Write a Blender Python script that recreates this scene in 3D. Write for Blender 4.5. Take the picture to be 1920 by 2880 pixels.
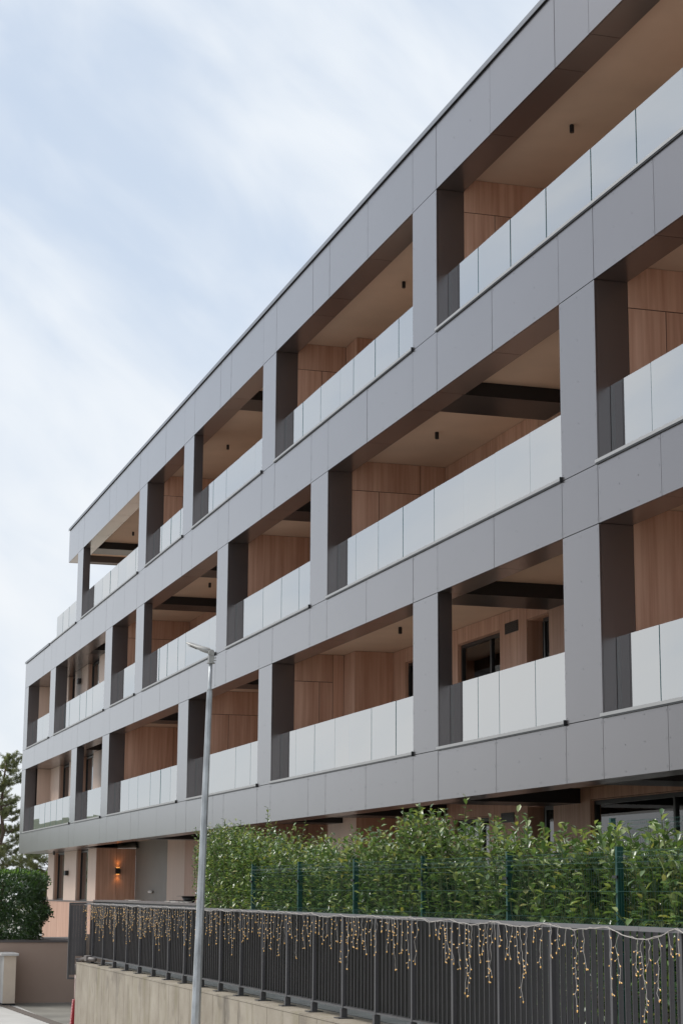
import bpy, math, random
import numpy as np
from mathutils import Vector, Matrix
random.seed(7); rng = np.random.default_rng(7)
R = math.radians
scene = bpy.context.scene
COL = scene.collection
for o in list(bpy.data.objects): bpy.data.objects.remove(o)

# ------------------------------------------------------------------ camera
EYE = 3.05                      # eye height above the street
yaw, pitch, roll = R(-73.109), R(11.2904), R(.3771)
cy, sy, cp, sp = math.cos(yaw), math.sin(yaw), math.cos(pitch), math.sin(pitch)
fw = Vector((sy*cp, cy*cp, sp)); rt = Vector((cy, -sy, 0)); up = rt.cross(fw)
r2 = math.cos(roll)*rt + math.sin(roll)*up; u2 = math.cos(roll)*up - math.sin(roll)*rt
cam = bpy.data.cameras.new('camera'); co = bpy.data.objects.new('camera', cam); COL.objects.link(co)
cam.sensor_fit = 'VERTICAL'; cam.sensor_height = 36.0; cam.sensor_width = 24.0
cam.lens = 36.0*5351.6/2880; cam.clip_start = .2; cam.clip_end = 3000
m = Matrix((r2, u2, -fw)).transposed().to_4x4(); m.translation = Vector((0, -9.714, EYE))
co.matrix_world = m; scene.camera = co

# ------------------------------------------------------------------ sky
SUN_EL, SUN_AZ = R(46), R(222)           # azimuth: direction the light comes from, measured clockwise from +Y
w = bpy.data.worlds.new('World'); scene.world = w; w.use_nodes = True
nt = w.node_tree; N = nt.nodes; L = nt.links; N.clear()
out = N.new('ShaderNodeOutputWorld'); bg = N.new('ShaderNodeBackground'); bg.inputs['Strength'].default_value = .079
L.new(bg.outputs[0], out.inputs[0])
sky = N.new('ShaderNodeTexSky'); sky.sky_type = 'NISHITA'; sky.sun_disc = False
sky.sun_elevation = SUN_EL; sky.sun_rotation = SUN_AZ; sky.air_density = 1.0; sky.dust_density = .8; sky.ozone_density = 1.0
tc = N.new('ShaderNodeTexCoord')
def cloud_noise(scale, loc, stretch, detail, rough, dist):
    mp = N.new('ShaderNodeMapping'); mp.inputs['Location'].default_value = loc
    vr = N.new('ShaderNodeVectorRotate'); vr.inputs['Axis'].default_value = (-.94, .28, .2); vr.inputs['Angle'].default_value = R(-38)
    mp.inputs['Scale'].default_value = stretch
    L.new(tc.outputs['Generated'], vr.inputs['Vector']); L.new(vr.outputs[0], mp.inputs['Vector'])
    n = N.new('ShaderNodeTexNoise'); n.inputs['Scale'].default_value = scale; n.inputs['Detail'].default_value = detail
    n.inputs['Roughness'].default_value = rough; n.inputs['Distortion'].default_value = dist
    L.new(mp.outputs[0], n.inputs['Vector']); return n
n1 = cloud_noise(3.1, (0, .4, 2.1), (1, 1, 2.2), 5, .5, .35)
n2 = cloud_noise(7.5, (.2, 3.4, 1.1), (1, 1, 2.6), 6, .5, .5)
add = N.new('ShaderNodeMath'); add.operation = 'MULTIPLY_ADD'; add.inputs[1].default_value = .42
L.new(n2.outputs[0], add.inputs[0]); L.new(n1.outputs[0], add.inputs[2])
ramp = N.new('ShaderNodeValToRGB'); ramp.color_ramp.interpolation = 'B_SPLINE'
e = ramp.color_ramp.elements; e[0].position = .58; e[0].color = (.0, 0, 0, 1); e[1].position = .79; e[1].color = (1, 1, 1, 1)
L.new(add.outputs[0], ramp.inputs[0])
# veil colour between the clouds (thin high cloud over blue) and white cloud tops
veil = N.new('ShaderNodeMixRGB'); veil.inputs[0].default_value = .80
L.new(sky.outputs[0], veil.inputs[1]); veil.inputs[2].default_value = (5.6, 6.55, 7.9, 1)
mixc = N.new('ShaderNodeMixRGB'); L.new(ramp.outputs[0], mixc.inputs[0])
L.new(veil.outputs[0], mixc.inputs[1]); mixc.inputs[2].default_value = (7.9, 8.3, 8.75, 1)
# towards the horizon the cloud deck closes to a warm white
sx = N.new('ShaderNodeSeparateXYZ'); L.new(tc.outputs['Generated'], sx.inputs[0])
hr = N.new('ShaderNodeMapRange'); hr.interpolation_type = 'SMOOTHSTEP'; hr.inputs[1].default_value = .0; hr.inputs[2].default_value = .36; hr.inputs[3].default_value = .25; hr.inputs[4].default_value = 0
L.new(sx.outputs[2], hr.inputs[0])
mh = N.new('ShaderNodeMixRGB'); L.new(hr.outputs[0], mh.inputs[0]); L.new(mixc.outputs[0], mh.inputs[1]); mh.inputs[2].default_value = (8.25, 8.1, 7.85, 1)
L.new(mh.outputs[0], bg.inputs['Color'])

sun = bpy.data.lights.new('sun', 'SUN'); sun.energy = 2.3; sun.angle = R(25); sun.color = (1, .965, .91)
so = bpy.data.objects.new('sun', sun); COL.objects.link(so)
sd = Vector((math.sin(SUN_AZ)*math.cos(SUN_EL), math.cos(SUN_AZ)*math.cos(SUN_EL), math.sin(SUN_EL)))
so.rotation_euler = sd.to_track_quat('Z', 'Y').to_euler(); so.location = (0, 0, 60)
vs = scene.view_settings; vs.view_transform = 'Standard'; vs.look = 'None'; vs.exposure = .52; vs.gamma = 1; vs.use_curve_mapping = False
scene.cycles.max_bounces = 8; scene.cycles.diffuse_bounces = 4; scene.cycles.glossy_bounces = 4
scene.cycles.transmission_bounces = 4; scene.cycles.transparent_max_bounces = 12

# ------------------------------------------------------------------ materials
def new_mat(name):
    mt = bpy.data.materials.new(name); mt.use_nodes = True
    return mt, mt.node_tree, mt.node_tree.nodes['Principled BSDF']
def pbr(name, col, rough=.5, metal=0, spec=.5, var=.0, vscale=3, bump=0, bscale=40, stretch=(1, 1, 1), emis=None, per_obj=0, detail=5):
    mt, t, p = new_mat(name)
    p.inputs['Base Color'].default_value = (*col, 1); p.inputs['Roughness'].default_value = rough
    p.inputs['Metallic'].default_value = metal; p.inputs['Specular IOR Level'].default_value = spec
    if emis: p.inputs['Emission Color'].default_value = (*emis[0], 1); p.inputs['Emission Strength'].default_value = emis[1]
    nd, ln = t.nodes, t.links
    if var or bump:
        g = nd.new('ShaderNodeNewGeometry'); mp = nd.new('ShaderNodeMapping'); mp.inputs['Scale'].default_value = stretch
        ln.new(g.outputs['Position'], mp.inputs['Vector'])
    fac = None
    if var:
        n = nd.new('ShaderNodeTexNoise'); n.inputs['Scale'].default_value = vscale; n.inputs['Detail'].default_value = detail
        ln.new(mp.outputs[0], n.inputs['Vector'])
        mr = nd.new('ShaderNodeMapRange'); mr.inputs[1].default_value = .3; mr.inputs[2].default_value = .7
        mr.inputs[3].default_value = 1-var; mr.inputs[4].default_value = 1+var
        ln.new(n.outputs[0], mr.inputs[0]); fac = mr.outputs[0]
    if per_obj:
        oi = nd.new('ShaderNodeObjectInfo'); m2 = nd.new('ShaderNodeMapRange'); m2.inputs[3].default_value = 1-per_obj; m2.inputs[4].default_value = 1+per_obj
        ln.new(oi.outputs['Random'], m2.inputs[0])
        if fac:
            mu = nd.new('ShaderNodeMath'); mu.operation = 'MULTIPLY'; ln.new(fac, mu.inputs[0]); ln.new(m2.outputs[0], mu.inputs[1]); fac = mu.outputs[0]
        else: fac = m2.outputs[0]
    if fac:
        vm = nd.new('ShaderNodeVectorMath'); vm.operation = 'SCALE'; vm.inputs[0].default_value = col
        ln.new(fac, vm.inputs['Scale']); ln.new(vm.outputs[0], p.inputs['Base Color'])
    if bump:
        n = nd.new('ShaderNodeTexNoise'); n.inputs['Scale'].default_value = bscale; n.inputs['Detail'].default_value = 4
        ln.new(mp.outputs[0], n.inputs['Vector']); b = nd.new('ShaderNodeBump'); b.inputs['Strength'].default_value = bump; b.inputs['Distance'].default_value = .02
        ln.new(n.outputs[0], b.inputs['Height']); ln.new(b.outputs[0], p.inputs['Normal'])
    return mt
M = {}
M['clad'] = pbr('grey_metal_cladding', (.152, .137, .139), .33, .9, .5, .04, .5, .04, .9, per_obj=.05)
_p = M['clad'].node_tree.nodes['Principled BSDF']      # clear lacquer of the composite panels
_p.inputs['Coat Weight'].default_value = 1; _p.inputs['Coat Roughness'].default_value = .22; _p.inputs['Coat IOR'].default_value = 1.55
M['clad_dark'] = pbr('joint_backing', (.02, .02, .02), .8)
M['coping'] = pbr('aluminium_coping', (.20, .205, .22), .35, .6, .5, .05, 2)
M['sill'] = pbr('aluminium_sill', (.36, .355, .35), .4, .5, .5, .04, 2)
M['black'] = pbr('black_powder_coat', (.012, .012, .013), .4)
M['frame'] = pbr('anthracite_frame', (.013, .014, .016), .35)
M['ceil'] = pbr('tan_ceiling_render', (.60, .45, .345), .8, var=.05, vscale=1.3, bump=.1, bscale=60)
M['litwood'] = pbr('sky_lit_wood', (.64, .48, .39), .5, var=.05, vscale=9, stretch=(1, 1, .05), per_obj=.04)  # wood laminate with the skylight on it put into a paler colour
M['floor'] = pbr('balcony_floor', (.48, .46, .43), .7, var=.1)
M['slab'] = pbr('dark_soffit', (.09, .08, .078), .5)
M['greypanel'] = pbr('grey_stone_panel', (.21, .20, .185), .5, var=.05, vscale=2)
M['ramp'] = pbr('brown_render_wall', (.47, .345, .275), .85, var=.06, vscale=.8, bump=.15, bscale=50)
M['rampcap'] = pbr('dark_grey_cap', (.12, .105, .10), .6)
M['fence'] = pbr('dark_grey_steel', (.10, .094, .096), .55, .1, .5, .06, 6)
M['rail'] = pbr('grey_steel_rail', (.16, .155, .16), .42, .3, .5, .06, 6)
M['post'] = pbr('grey_steel_post', (.085, .083, .087), .42, .3, .5, .06, 6)
M['green'] = pbr('green_fence_coating', (.005, .058, .046), .45)
M['wire'] = pbr('pale_light_cable', (.40, .37, .34), .5)
M['bulb'] = pbr('amber_bulb', (.75, .45, .16), .3, emis=((1., .58, .16), .28))
M['galv'] = pbr('galvanised_steel', (.42, .44, .455), .45, .35, .5, .28, 9, .15, 30, stretch=(1, 1, .5))
M['head'] = pbr('lamp_head_grey', (.33, .325, .31), .5, .2, .5, .12, 14)
M['stone'] = pbr('white_stone_cap', (.62, .60, .58), .7, var=.06, vscale=6)
M['creamwall'] = pbr('cream_render', (.66, .55, .44), .85, var=.05, vscale=3)
M['palewall'] = pbr('pale_render', (.6, .59, .56), .85, var=.05, vscale=3)
M['red'] = pbr('red_conduit', (.32, .012, .02), .45)
M['pipe'] = pbr('grey_plastic_pipe', (.16, .14, .13), .5)
M['ppipe'] = pbr('beige_pipe', (.44, .33, .29), .5)
M['bark'] = pbr('pine_bark', (.11, .075, .055), .9, var=.3, vscale=12, bump=.5, bscale=30)
M['stem'] = pbr('laurel_stem', (.10, .12, .035), .6)
M['pave'] = pbr('pale_concrete_paving', (.46, .45, .43), .85, var=.1, vscale=1.2, bump=.1, bscale=30)
M['rampfloor'] = pbr('damp_ramp_concrete', (.20, .19, .165), .6, var=.25, vscale=.9)
M['drain'] = pbr('brown_drain_pavers', (.12, .10, .085), .8, var=.15, vscale=6)
M['asphalt'] = pbr('pale_asphalt', (.32, .31, .30), .9, var=.15, vscale=2)
M['soil'] = pbr('planting_soil', (.05, .035, .025), .95)
M['tile'] = pbr('grey_terrace_tile', (.22, .225, .215), .7, var=.12, vscale=4, per_obj=.08)
M['land'] = pbr('far_land', (.32, .31, .28), .95, var=.3, vscale=.02)
M['curtain'] = pbr('beige_curtain', (.74, .66, .53), .9, var=.15, vscale=14, stretch=(1, 1, .02))
M['lamp_on'] = pbr('warm_lamp_lens', (1, .6, .25), .4, emis=((1, .42, .1), 3))

def wood_mat():
    mt, t, p = new_mat('wood_laminate'); nd, ln = t.nodes, t.links
    g = nd.new('ShaderNodeNewGeometry'); mp = nd.new('ShaderNodeMapping'); mp.inputs['Scale'].default_value = (1, 1, .035)
    oi = nd.new('ShaderNodeObjectInfo'); mu = nd.new('ShaderNodeMath'); mu.operation = 'MULTIPLY'; mu.inputs[1].default_value = 31
    cb = nd.new('ShaderNodeCombineXYZ'); ad = nd.new('ShaderNodeVectorMath'); ad.operation = 'ADD'
    ln.new(oi.outputs['Random'], mu.inputs[0]); ln.new(mu.outputs[0], cb.inputs[0]); ln.new(mu.outputs[0], cb.inputs[2])
    ln.new(g.outputs['Position'], ad.inputs[0]); ln.new(cb.outputs[0], ad.inputs[1]); ln.new(ad.outputs[0], mp.inputs['Vector'])
    n = nd.new('ShaderNodeTexNoise'); n.inputs['Scale'].default_value = 16; n.inputs['Detail'].default_value = 8; n.inputs['Roughness'].default_value = .62
    n.inputs['Distortion'].default_value = .25
    ln.new(mp.outputs[0], n.inputs['Vector'])
    n2 = nd.new('ShaderNodeTexNoise'); n2.inputs['Scale'].default_value = 4; n2.inputs['Detail'].default_value = 3; ln.new(mp.outputs[0], n2.inputs['Vector'])
    ma = nd.new('ShaderNodeMath'); ma.operation = 'MULTIPLY_ADD'; ma.inputs[1].default_value = .6; ln.new(n2.outputs[0], ma.inputs[0]); ln.new(n.outputs[0], ma.inputs[2])
    r = nd.new('ShaderNodeValToRGB'); e = r.color_ramp.elements
    e[0].position = .58; e[0].color = (.43, .235, .16, 1); e[1].position = 1.02; e[1].color = (.60, .375, .275, 1)
    ln.new(ma.outputs[0], r.inputs[0])
    m2 = nd.new('ShaderNodeMapRange'); m2.inputs[3].default_value = .93; m2.inputs[4].default_value = 1.07; ln.new(oi.outputs['Random'], m2.inputs[0])
    vm = nd.new('ShaderNodeVectorMath'); vm.operation = 'SCALE'; ln.new(r.outputs[0], vm.inputs[0]); ln.new(m2.outputs[0], vm.inputs['Scale'])
    ln.new(vm.outputs[0], p.inputs['Base Color']); p.inputs['Roughness'].default_value = .5
    return mt
M['wood'] = wood_mat()

def concrete_mat():
    mt, t, p = new_mat('stained_concrete'); nd, ln = t.nodes, t.links
    g = nd.new('ShaderNodeNewGeometry')
    def noise(sc, st, det=6, ro=.6):
        mp = nd.new('ShaderNodeMapping'); mp.inputs['Scale'].default_value = st; ln.new(g.outputs['Position'], mp.inputs['Vector'])
        n = nd.new('ShaderNodeTexNoise'); n.inputs['Scale'].default_value = sc; n.inputs['Detail'].default_value = det; n.inputs['Roughness'].default_value = ro
        ln.new(mp.outputs[0], n.inputs['Vector']); return n.outputs[0]
    def ramp(src, a, b, ca, cb):
        r = nd.new('ShaderNodeValToRGB'); r.color_ramp.elements[0].position = a; r.color_ramp.elements[1].position = b
        r.color_ramp.elements[0].color = (*ca, 1); r.color_ramp.elements[1].color = (*cb, 1); ln.new(src, r.inputs[0]); return r.outputs[0]
    base = ramp(noise(1.6, (1, 1, 1)), .3, .7, (.22, .185, .14), (.35, .31, .25))
    moss = ramp(noise(3.2, (1, 1, .22)), .54, .7, (0, 0, 0), (1, 1, 1))
    damp = ramp(noise(2.3, (1, 1, .6), 3), .60, .66, (0, 0, 0), (1, 1, 1))
    mx = nd.new('ShaderNodeMixRGB'); mx.inputs[2].default_value = (.17, .15, .075, 1); sc = nd.new('ShaderNodeMath'); sc.operation = 'MULTIPLY'; sc.inputs[1].default_value = .55
    ln.new(moss, sc.inputs[0]); ln.new(sc.outputs[0], mx.inputs[0]); ln.new(base, mx.inputs[1])
    m2 = nd.new('ShaderNodeMixRGB'); m2.inputs[2].default_value = (.13, .11, .09, 1); s2 = nd.new('ShaderNodeMath'); s2.operation = 'MULTIPLY'; s2.inputs[1].default_value = .45
    ln.new(damp, s2.inputs[0]); ln.new(s2.outputs[0], m2.inputs[0]); ln.new(mx.outputs[0], m2.inputs[1])
    ln.new(m2.outputs[0], p.inputs['Base Color']); p.inputs['Roughness'].default_value = .85
    b = nd.new('ShaderNodeBump'); b.inputs['Strength'].default_value = .3; b.inputs['Distance'].default_value = .01; ln.new(noise(45, (1, 1, 1)), b.inputs['Height']); ln.new(b.outputs[0], p.inputs['Normal'])
    return mt
M['conc'] = concrete_mat()

def glass_mat(name, fac, tint, gcol=(.95, .97, .96), rough=0.0):
    mt = bpy.data.materials.new(name); mt.use_nodes = True; t = mt.node_tree; nd, ln = t.nodes, t.links; nd.clear()
    o = nd.new('ShaderNodeOutputMaterial'); mx = nd.new('ShaderNodeMixShader'); tr = nd.new('ShaderNodeBsdfTransparent'); gl = nd.new('ShaderNodeBsdfGlossy')
    tr.inputs[0].default_value = (*tint, 1); gl.inputs['Color'].default_value = (*gcol, 1); gl.inputs['Roughness'].default_value = rough
    lw = nd.new('ShaderNodeFresnel'); lw.inputs[0].default_value = 1.5
    mr = nd.new('ShaderNodeMapRange'); mr.inputs[3].default_value = fac; mr.inputs[4].default_value = 1.0; ln.new(lw.outputs[0], mr.inputs[0])
    ln.new(mr.outputs[0], mx.inputs[0]); ln.new(tr.outputs[0], mx.inputs[1]); ln.new(gl.outputs[0], mx.inputs[2]); ln.new(mx.outputs[0], o.inputs[0])
    return mt
M['glass'] = glass_mat('coated_balcony_glass', .52, (.55, .74, .72), (.99, .98, .96))
M['gedge'] = pbr('teal_glass_edge', (.05, .17, .19), .15)
M['win'] = pbr('dark_window_glass', (.035, .033, .032), .03, 0, .9)

def leaf_mat(name, col, rough=.35):
    mt = pbr(name, col, rough, 0, .75, .3, 5)
    p = mt.node_tree.nodes['Principled BSDF']
    t = mt.node_tree; tr = t.nodes.new('ShaderNodeBsdfTranslucent'); tr.inputs[0].default_value = (col[0]*1.6, col[1]*1.6, col[2]*.7, 1)
    mx = t.nodes.new('ShaderNodeMixShader'); mx.inputs[0].default_value = .25
    o = t.nodes['Material Output']; t.links.new(p.outputs[0], mx.inputs[1]); t.links.new(tr.outputs[0], mx.inputs[2]); t.links.new(mx.outputs[0], o.inputs[0])
    return mt
M['leafA'] = leaf_mat('laurel_leaf_dark', (.072, .128, .050), .24)
M['leafB'] = leaf_mat('laurel_leaf_mid', (.16, .245, .09), .28)
M['leafC'] = leaf_mat('laurel_leaf_young', (.29, .35, .14), .35)
M['leafD'] = leaf_mat('laurel_leaf_old', (.34, .33, .12), .5)
M['boxA'] = leaf_mat('hedge_leaf_dark', (.042, .085, .034), .33)
M['boxB'] = leaf_mat('hedge_leaf_light', (.075, .15, .05), .33)
M['boxC'] = leaf_mat('hedge_leaf_tip', (.14, .26, .05), .4)
M['needle'] = leaf_mat('pine_needles', (.17, .20, .10), .6)
M['needleB'] = leaf_mat('pine_needles_old', (.22, .22, .11), .6)

# ------------------------------------------------------------------ mesh helpers
class MB:
    def __init__(s): s.v = []; s.f = []; s.mi = []
    def box(s, x0, x1, y0, y1, z0, z1, mi=0, side=None):
        b = len(s.v); s.v += [(x, y, z) for z in (z0, z1) for y in (y0, y1) for x in (x0, x1)]
        fs = [(0, 2, 3, 1), (4, 5, 7, 6), (0, 1, 5, 4), (2, 6, 7, 3), (0, 4, 6, 2), (1, 3, 7, 5)]
        s.f += [tuple(b+i for i in q) for q in fs]
        s.mi += [mi]*6 if side is None else [side, side, mi, mi, side, side]
        return s
    def tube(s, pts, r, n=6, mi=0, caps=True):
        pts = [Vector(p) for p in pts]; rs = r if isinstance(r, (list, tuple)) else [r]*len(pts)
        b = len(s.v)
        for i, p in enumerate(pts):
            d = (pts[min(i+1, len(pts)-1)]-pts[max(i-1, 0)]).normalized()
            a = d.cross(Vector((0, 0, 1)) if abs(d.z) < .95 else Vector((1, 0, 0))).normalized(); c = d.cross(a)
            for k in range(n):
                t = 2*math.pi*(k+.5)/n; s.v.append(tuple(p+rs[i]*(math.cos(t)*a+math.sin(t)*c)))
        for i in range(len(pts)-1):
            for k in range(n):
                s.f.append((b+i*n+k, b+i*n+(k+1) % n, b+(i+1)*n+(k+1) % n, b+(i+1)*n+k)); s.mi.append(mi)
        if caps:
            s.f.append(tuple(b+k for k in range(n-1, -1, -1))); s.f.append(tuple(b+(len(pts)-1)*n+k for k in range(n))); s.mi += [mi, mi]
        return s
    def mesh(s, name, mats):
        me = bpy.data.meshes.new(name); me.from_pydata(s.v, [], s.f)
        for mt in (mats if isinstance(mats, (list, tuple)) else [mats]): me.materials.append(mt)
        if any(s.mi): me.polygons.foreach_set('material_index', s.mi)
        me.update(); return me
    def build(s, name, mats, parent=None, smooth=False, bevel=0, **props):
        o = bpy.data.objects.new(name, s.mesh(name, mats)); COL.objects.link(o)
        if parent: o.parent = parent
        if smooth: o.data.polygons.foreach_set('use_smooth', [True]*len(o.data.polygons))
        if bevel:
            b = o.modifiers.new('bevel', 'BEVEL'); b.width = bevel; b.segments = 2; b.limit_method = 'ANGLE'
        for k, v in props.items(): o[k] = v
        return o
def box(name, mat, x0, x1, y0, y1, z0, z1, parent=None, **kw):
    return MB().box(x0, x1, y0, y1, z0, z1).build(name, mat, parent, **kw)
def thing(name, label, cat, loc=(0, 0, 0), group=None):
    o = bpy.data.objects.new(name, None); COL.objects.link(o); o.empty_display_size = .3
    o['label'] = label; o['category'] = cat
    if group: o['group'] = group
    if loc != (0, 0, 0): o.location = loc
    return o
def link_mesh(name, me, parent=None, loc=None, **props):
    o = bpy.data.objects.new(name, me); COL.objects.link(o)
    if parent: o.parent = parent
    if loc is not None: o.location = loc
    for k, v in props.items(): o[k] = v
    return o
def copy_tree(o, parent=None):
    c = o.copy(); COL.objects.link(c); c.parent = parent
    for ch in list(o.children): copy_tree(ch, c)
    return c

# ------------------------------------------------------------------ ground
def sheet(name, mat, pts, z, kind='structure'):
    me = bpy.data.meshes.new(name); me.from_pydata([(x, y, z) for x, y in pts], [], [tuple(range(len(pts)))]); me.materials.append(mat)
    o = bpy.data.objects.new(name, me); COL.objects.link(o); o['kind'] = kind; return o
sheet('ground', M['land'], [(-1500, -1500), (1500, -1500), (1500, 1500), (-1500, 1500)], -1.2)
FR = -8.6      # right end of the terrace wall and railing, outside the picture
box('street', M['asphalt'], -58, 40, -16, -6.3, -1.19, -.12, kind='structure')
box('pavement', M['pave'], -54.2, 40, -6.3, -4.44, -1.19, 0, kind='structure')
box('forecourt', M['pave'], -54.2, -32.3, -4.435, .3, -1.19, -.005, kind='structure')
box('driveway_ramp', M['rampfloor'], -54.0, -44.5, -2.65, .2, -.004, .002, kind='structure')
# low hills across the valley, seen only as reflections in the balcony glass
hm = MB(); nx, ny = 70, 8
for j in range(ny):
    for i in range(nx):
        a = R(175)+R(130)*i/(nx-1); d_ = 420+j*70
        hgt = 34*math.sin(math.pi*j/(ny-1))*(.55+.25*math.sin(i*.31)+.2*math.sin(i*.83+1)) 
        hm.v.append((d_*math.cos(a)-40, d_*math.sin(a), -1.1+hgt))
for j in range(ny-1):
    for i in range(nx-1): hm.f.append((j*nx+i, j*nx+i+1, (j+1)*nx+i+1, (j+1)*nx+i)); hm.mi.append(0)
hm.build('hills', pbr('wooded_hills', (.09, .11, .07), .95, var=.3, vscale=.05), None, smooth=True, kind='structure')
# drain channel: pavers in a line across the forecourt
dr = thing('drain_channel', 'brown paver drain channel crossing the pale concrete forecourt', 'drain')
p0, p1 = Vector((-53.4, -2.98, 0)), Vector((-43.6, -2.62, 0)); n = 24
for i in range(n):
    a = p0.lerp(p1, i/n); b = p0.lerp(p1, (i+.96)/n)
    MB().box(a.x, b.x, a.y-.13, a.y+.13, -.003, .012).build('paver', M['drain'], dr)

# ------------------------------------------------------------------ the apartment building
U = {'20': -19.366, '19': -21.094, '18': -22.201, '17': -24.597, '16': -26.941, '15': -28.081, '14': -30.505, '13': -32.864, '12': -33.992, '11': -36.692, '10': -37.745, '9': -40.65, '8': -41.674, '7': -44.407, '6': -45.528, '5': -50.23, '4': -51.338, '3b': -55.016, '3a': -56.147, '2b': -60.827, '2a': -61.907, '1c': -65.991, '1b': -67.198, '1': -63.922, '0': -73.911}
U['0r'] = -72.85
H = {k: v+EYE for k, v in {'T4': 12.042, 'b4': 10.943, 't3': 8.597, 'b3': 7.614, 't2': 5.227, 'b2': 4.472, 't1': 2.088, 'b1': 1.343}.items()}
BACK = 12.0; XR = -12.0; XL = U['0']
bld = thing('apartment_building', 'four storey apartment block with grey metal cladding, wood lined loggias and glass balustrades', 'building')
TH = .02; G = .0055     # panel thickness, half joint
# backing structure of each band (slab edge + slab)
def band(key, zb, zt, x0, floor=True):
    box('slab_edge', M['clad_dark'], x0+.03, XR, TH+.002, .44, zb+.01, zt-.004, bld)
    box('slab', M['ceil'], x0+.04, XR, .444, BACK, zb+.23, zt-.01, bld)
band('4', H['b4'], H['T4'], U['1']); band('3', H['b3'], H['t3'], XL); band('2', H['b2'], H['t2'], XL); band('1', H['b1'], H['t1'], XL)
# panel joint positions per band
base = ['0', '0r', None, None, '1c', '1b', '2a', '2b', None, '3a', '3b', None, '4', '5', None, '6', '7', '8', '9', '10', '11', '12', '13', '14', '15', '16', '17', '18', '19', '20']
base = [XL, -70.6, -68.3 if False else -69.0, U['1b'], U['1c'], -63.9, U['2a'], U['2b'], -58.45, U['3a'], U['3b'], -53.2, U['4'], U['5'], -47.85, U['6'], U['7'], U['8'], U['9'], U['10'], U['11'], U['12'], U['13'], U['14'], U['15'], U['16'], U['17'], U['18'], U['19'], U['20'], -17.0, -14.6, XR]
def panels(x_list, z0, z1, y0=0.0, depth=TH):
    for a, b in zip(x_list[:-1], x_list[1:]):
        dy = random.uniform(-.0012, .0012)
        MB().box(a+G, b-G, y0+dy, y0+depth, z0+G, z1-G).build('facade_panel', M['clad'], bld)
top = [U['1'], U['2a']]+[x for x in base if x > U['2a']+.1]
panels(top, H['b4'], H['T4']); panels(base, H['b3'], H['t3']); panels(base, H['b2'], H['t2']); panels(base, H['b1'], H['t1'])
# lintel undersides (dark panels across the reveal depth, with the same joints)
for xs, z in ((top, H['b4']), (base, H['b3']), (base, H['b2']), (base, H['b1'])):
    for a, b in zip(xs[:-1], xs[1:]):
        box('soffit_panel', M['clad'], a+G, b-G, TH+.004, .45, z+.004, z+.0095, bld)
    box('lintel_back', M['slab'], xs[0]+.05, XR, .445, .458, z+.006, z+.229, bld)
# end faces
box('end_panel', M['clad'], U['1'], U['1']+.02, TH+.002, BACK, H['b4'], H['T4'], bld)
box('end_panel', M['clad'], XL, XL+.02, TH+.002, BACK, H['b1'], H['t3'], bld)
box('edge_beam', M['slab'], U['1']+.022, U['1']+.42, .46, 6, H['b4']+.012, H['b4']+.228, bld)

# grid lines: (right, left) x
GR = {'19': (U['19'], U['18']), '16': (U['16'], U['15']), '13': (U['13'], U['12']), '11': (U['11'], U['10']), '9': (U['9'], U['8']), '7': (U['7'], U['6']), '5': (U['5'], U['4']), '3': (U['3b'], U['3a']), '2': (U['2b'], U['2a']), '1': (U['1c'], U['1b']), '0': (U['0r'], U['0'])}
ceilz = {4: H['b4']+.23, 3: H['b3']+.23, 2: H['b2']+.23, 1: H['b1']+.23}
lint = {4: H['b4'], 3: H['b3'], 2: H['b2'], 1: H['b1']}
flo = {4: H['t3'], 3: H['t2'], 2: H['t1'], 1: 1.88}
def column(fl, g, deep):
    xr, xl = GR[g]; z0, z1 = flo[fl], lint[fl]; d = deep
    box('column_core', M['clad_dark'], xl+.025, xr-.025, TH+.004, d-.004, z0, z1, bld)
    MB().box(xl+G*0, xr, 0, TH, z0+G, z1-G).build('column_panel', M['clad'], bld)
    box('reveal_panel', M['clad'], xr-.02, xr-.001, TH+.004, d, z0+.001, z1-.001, bld)
    box('reveal_panel', M['clad'], xl+.001, xl+.02, TH+.004, d, z0+.001, z1-.001, bld)
def beam(fl, g, y0=.46, y1=2.3):
    xr, xl = GR[g]; z = lint[fl]
    box('beam', M['frame'], xl+.01, xr-.01, y0, y1-.004, z+.003, ceilz[fl]-.002, bld)
def wpanel(x, y0, y1, z0, z1, face='x', mat='wood', x1=None):
    g = .006
    if face == 'x': MB().box(x-.012, x, y0+g, y1-g, z0+g, z1-g).build('wood_panel' if mat == 'wood' else 'wall_panel', M[mat], bld)
    else: MB().box(x+g, x1-g, y0, y0+.012, z0+g, z1-g).build('wood_panel' if mat == 'wood' else 'wall_panel', M[mat], bld)
def party(fl, g, seams=True, block=False, s1=.99, s2=None):
    xr, xl = GR[g]; zc = ceilz[fl]; z0 = flo[fl]; zs = lint[fl]-.33
    box('party_wall', M['clad_dark'], xl+.02, xr-.014, .465, BACK, z0, zc-.001, bld)
    yb = 1.5 if block else 2.3
    if seams:
        if s2:
            wpanel(xr, .462, s2, zs, zc); wpanel(xr, s2, yb, z0, zc)
            wpanel(xr, .462, s1, z0, zs); wpanel(xr, s1, s2, z0, zs)
        else:
            wpanel(xr, .462, yb, zs, zc); wpanel(xr, .462, s1, z0, zs); wpanel(xr, s1, yb, z0, zs)
    else:
        wpanel(xr, .462, 1.9 if yb > 2 else yb, z0, zc)
        if yb > 2: wpanel(xr, 1.9, yb, z0, zc)
    if block:
        box('wall_block', M['clad_dark'], xr-.02, xr+.74, 1.515, 2.4, z0, zc-.001, bld)
        wpanel(xr, 1.5, None, z0, zc, 'y', 'wood', xr+.75)
        wpanel(xr+.762, 1.5, 2.3, z0, zc)
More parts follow.
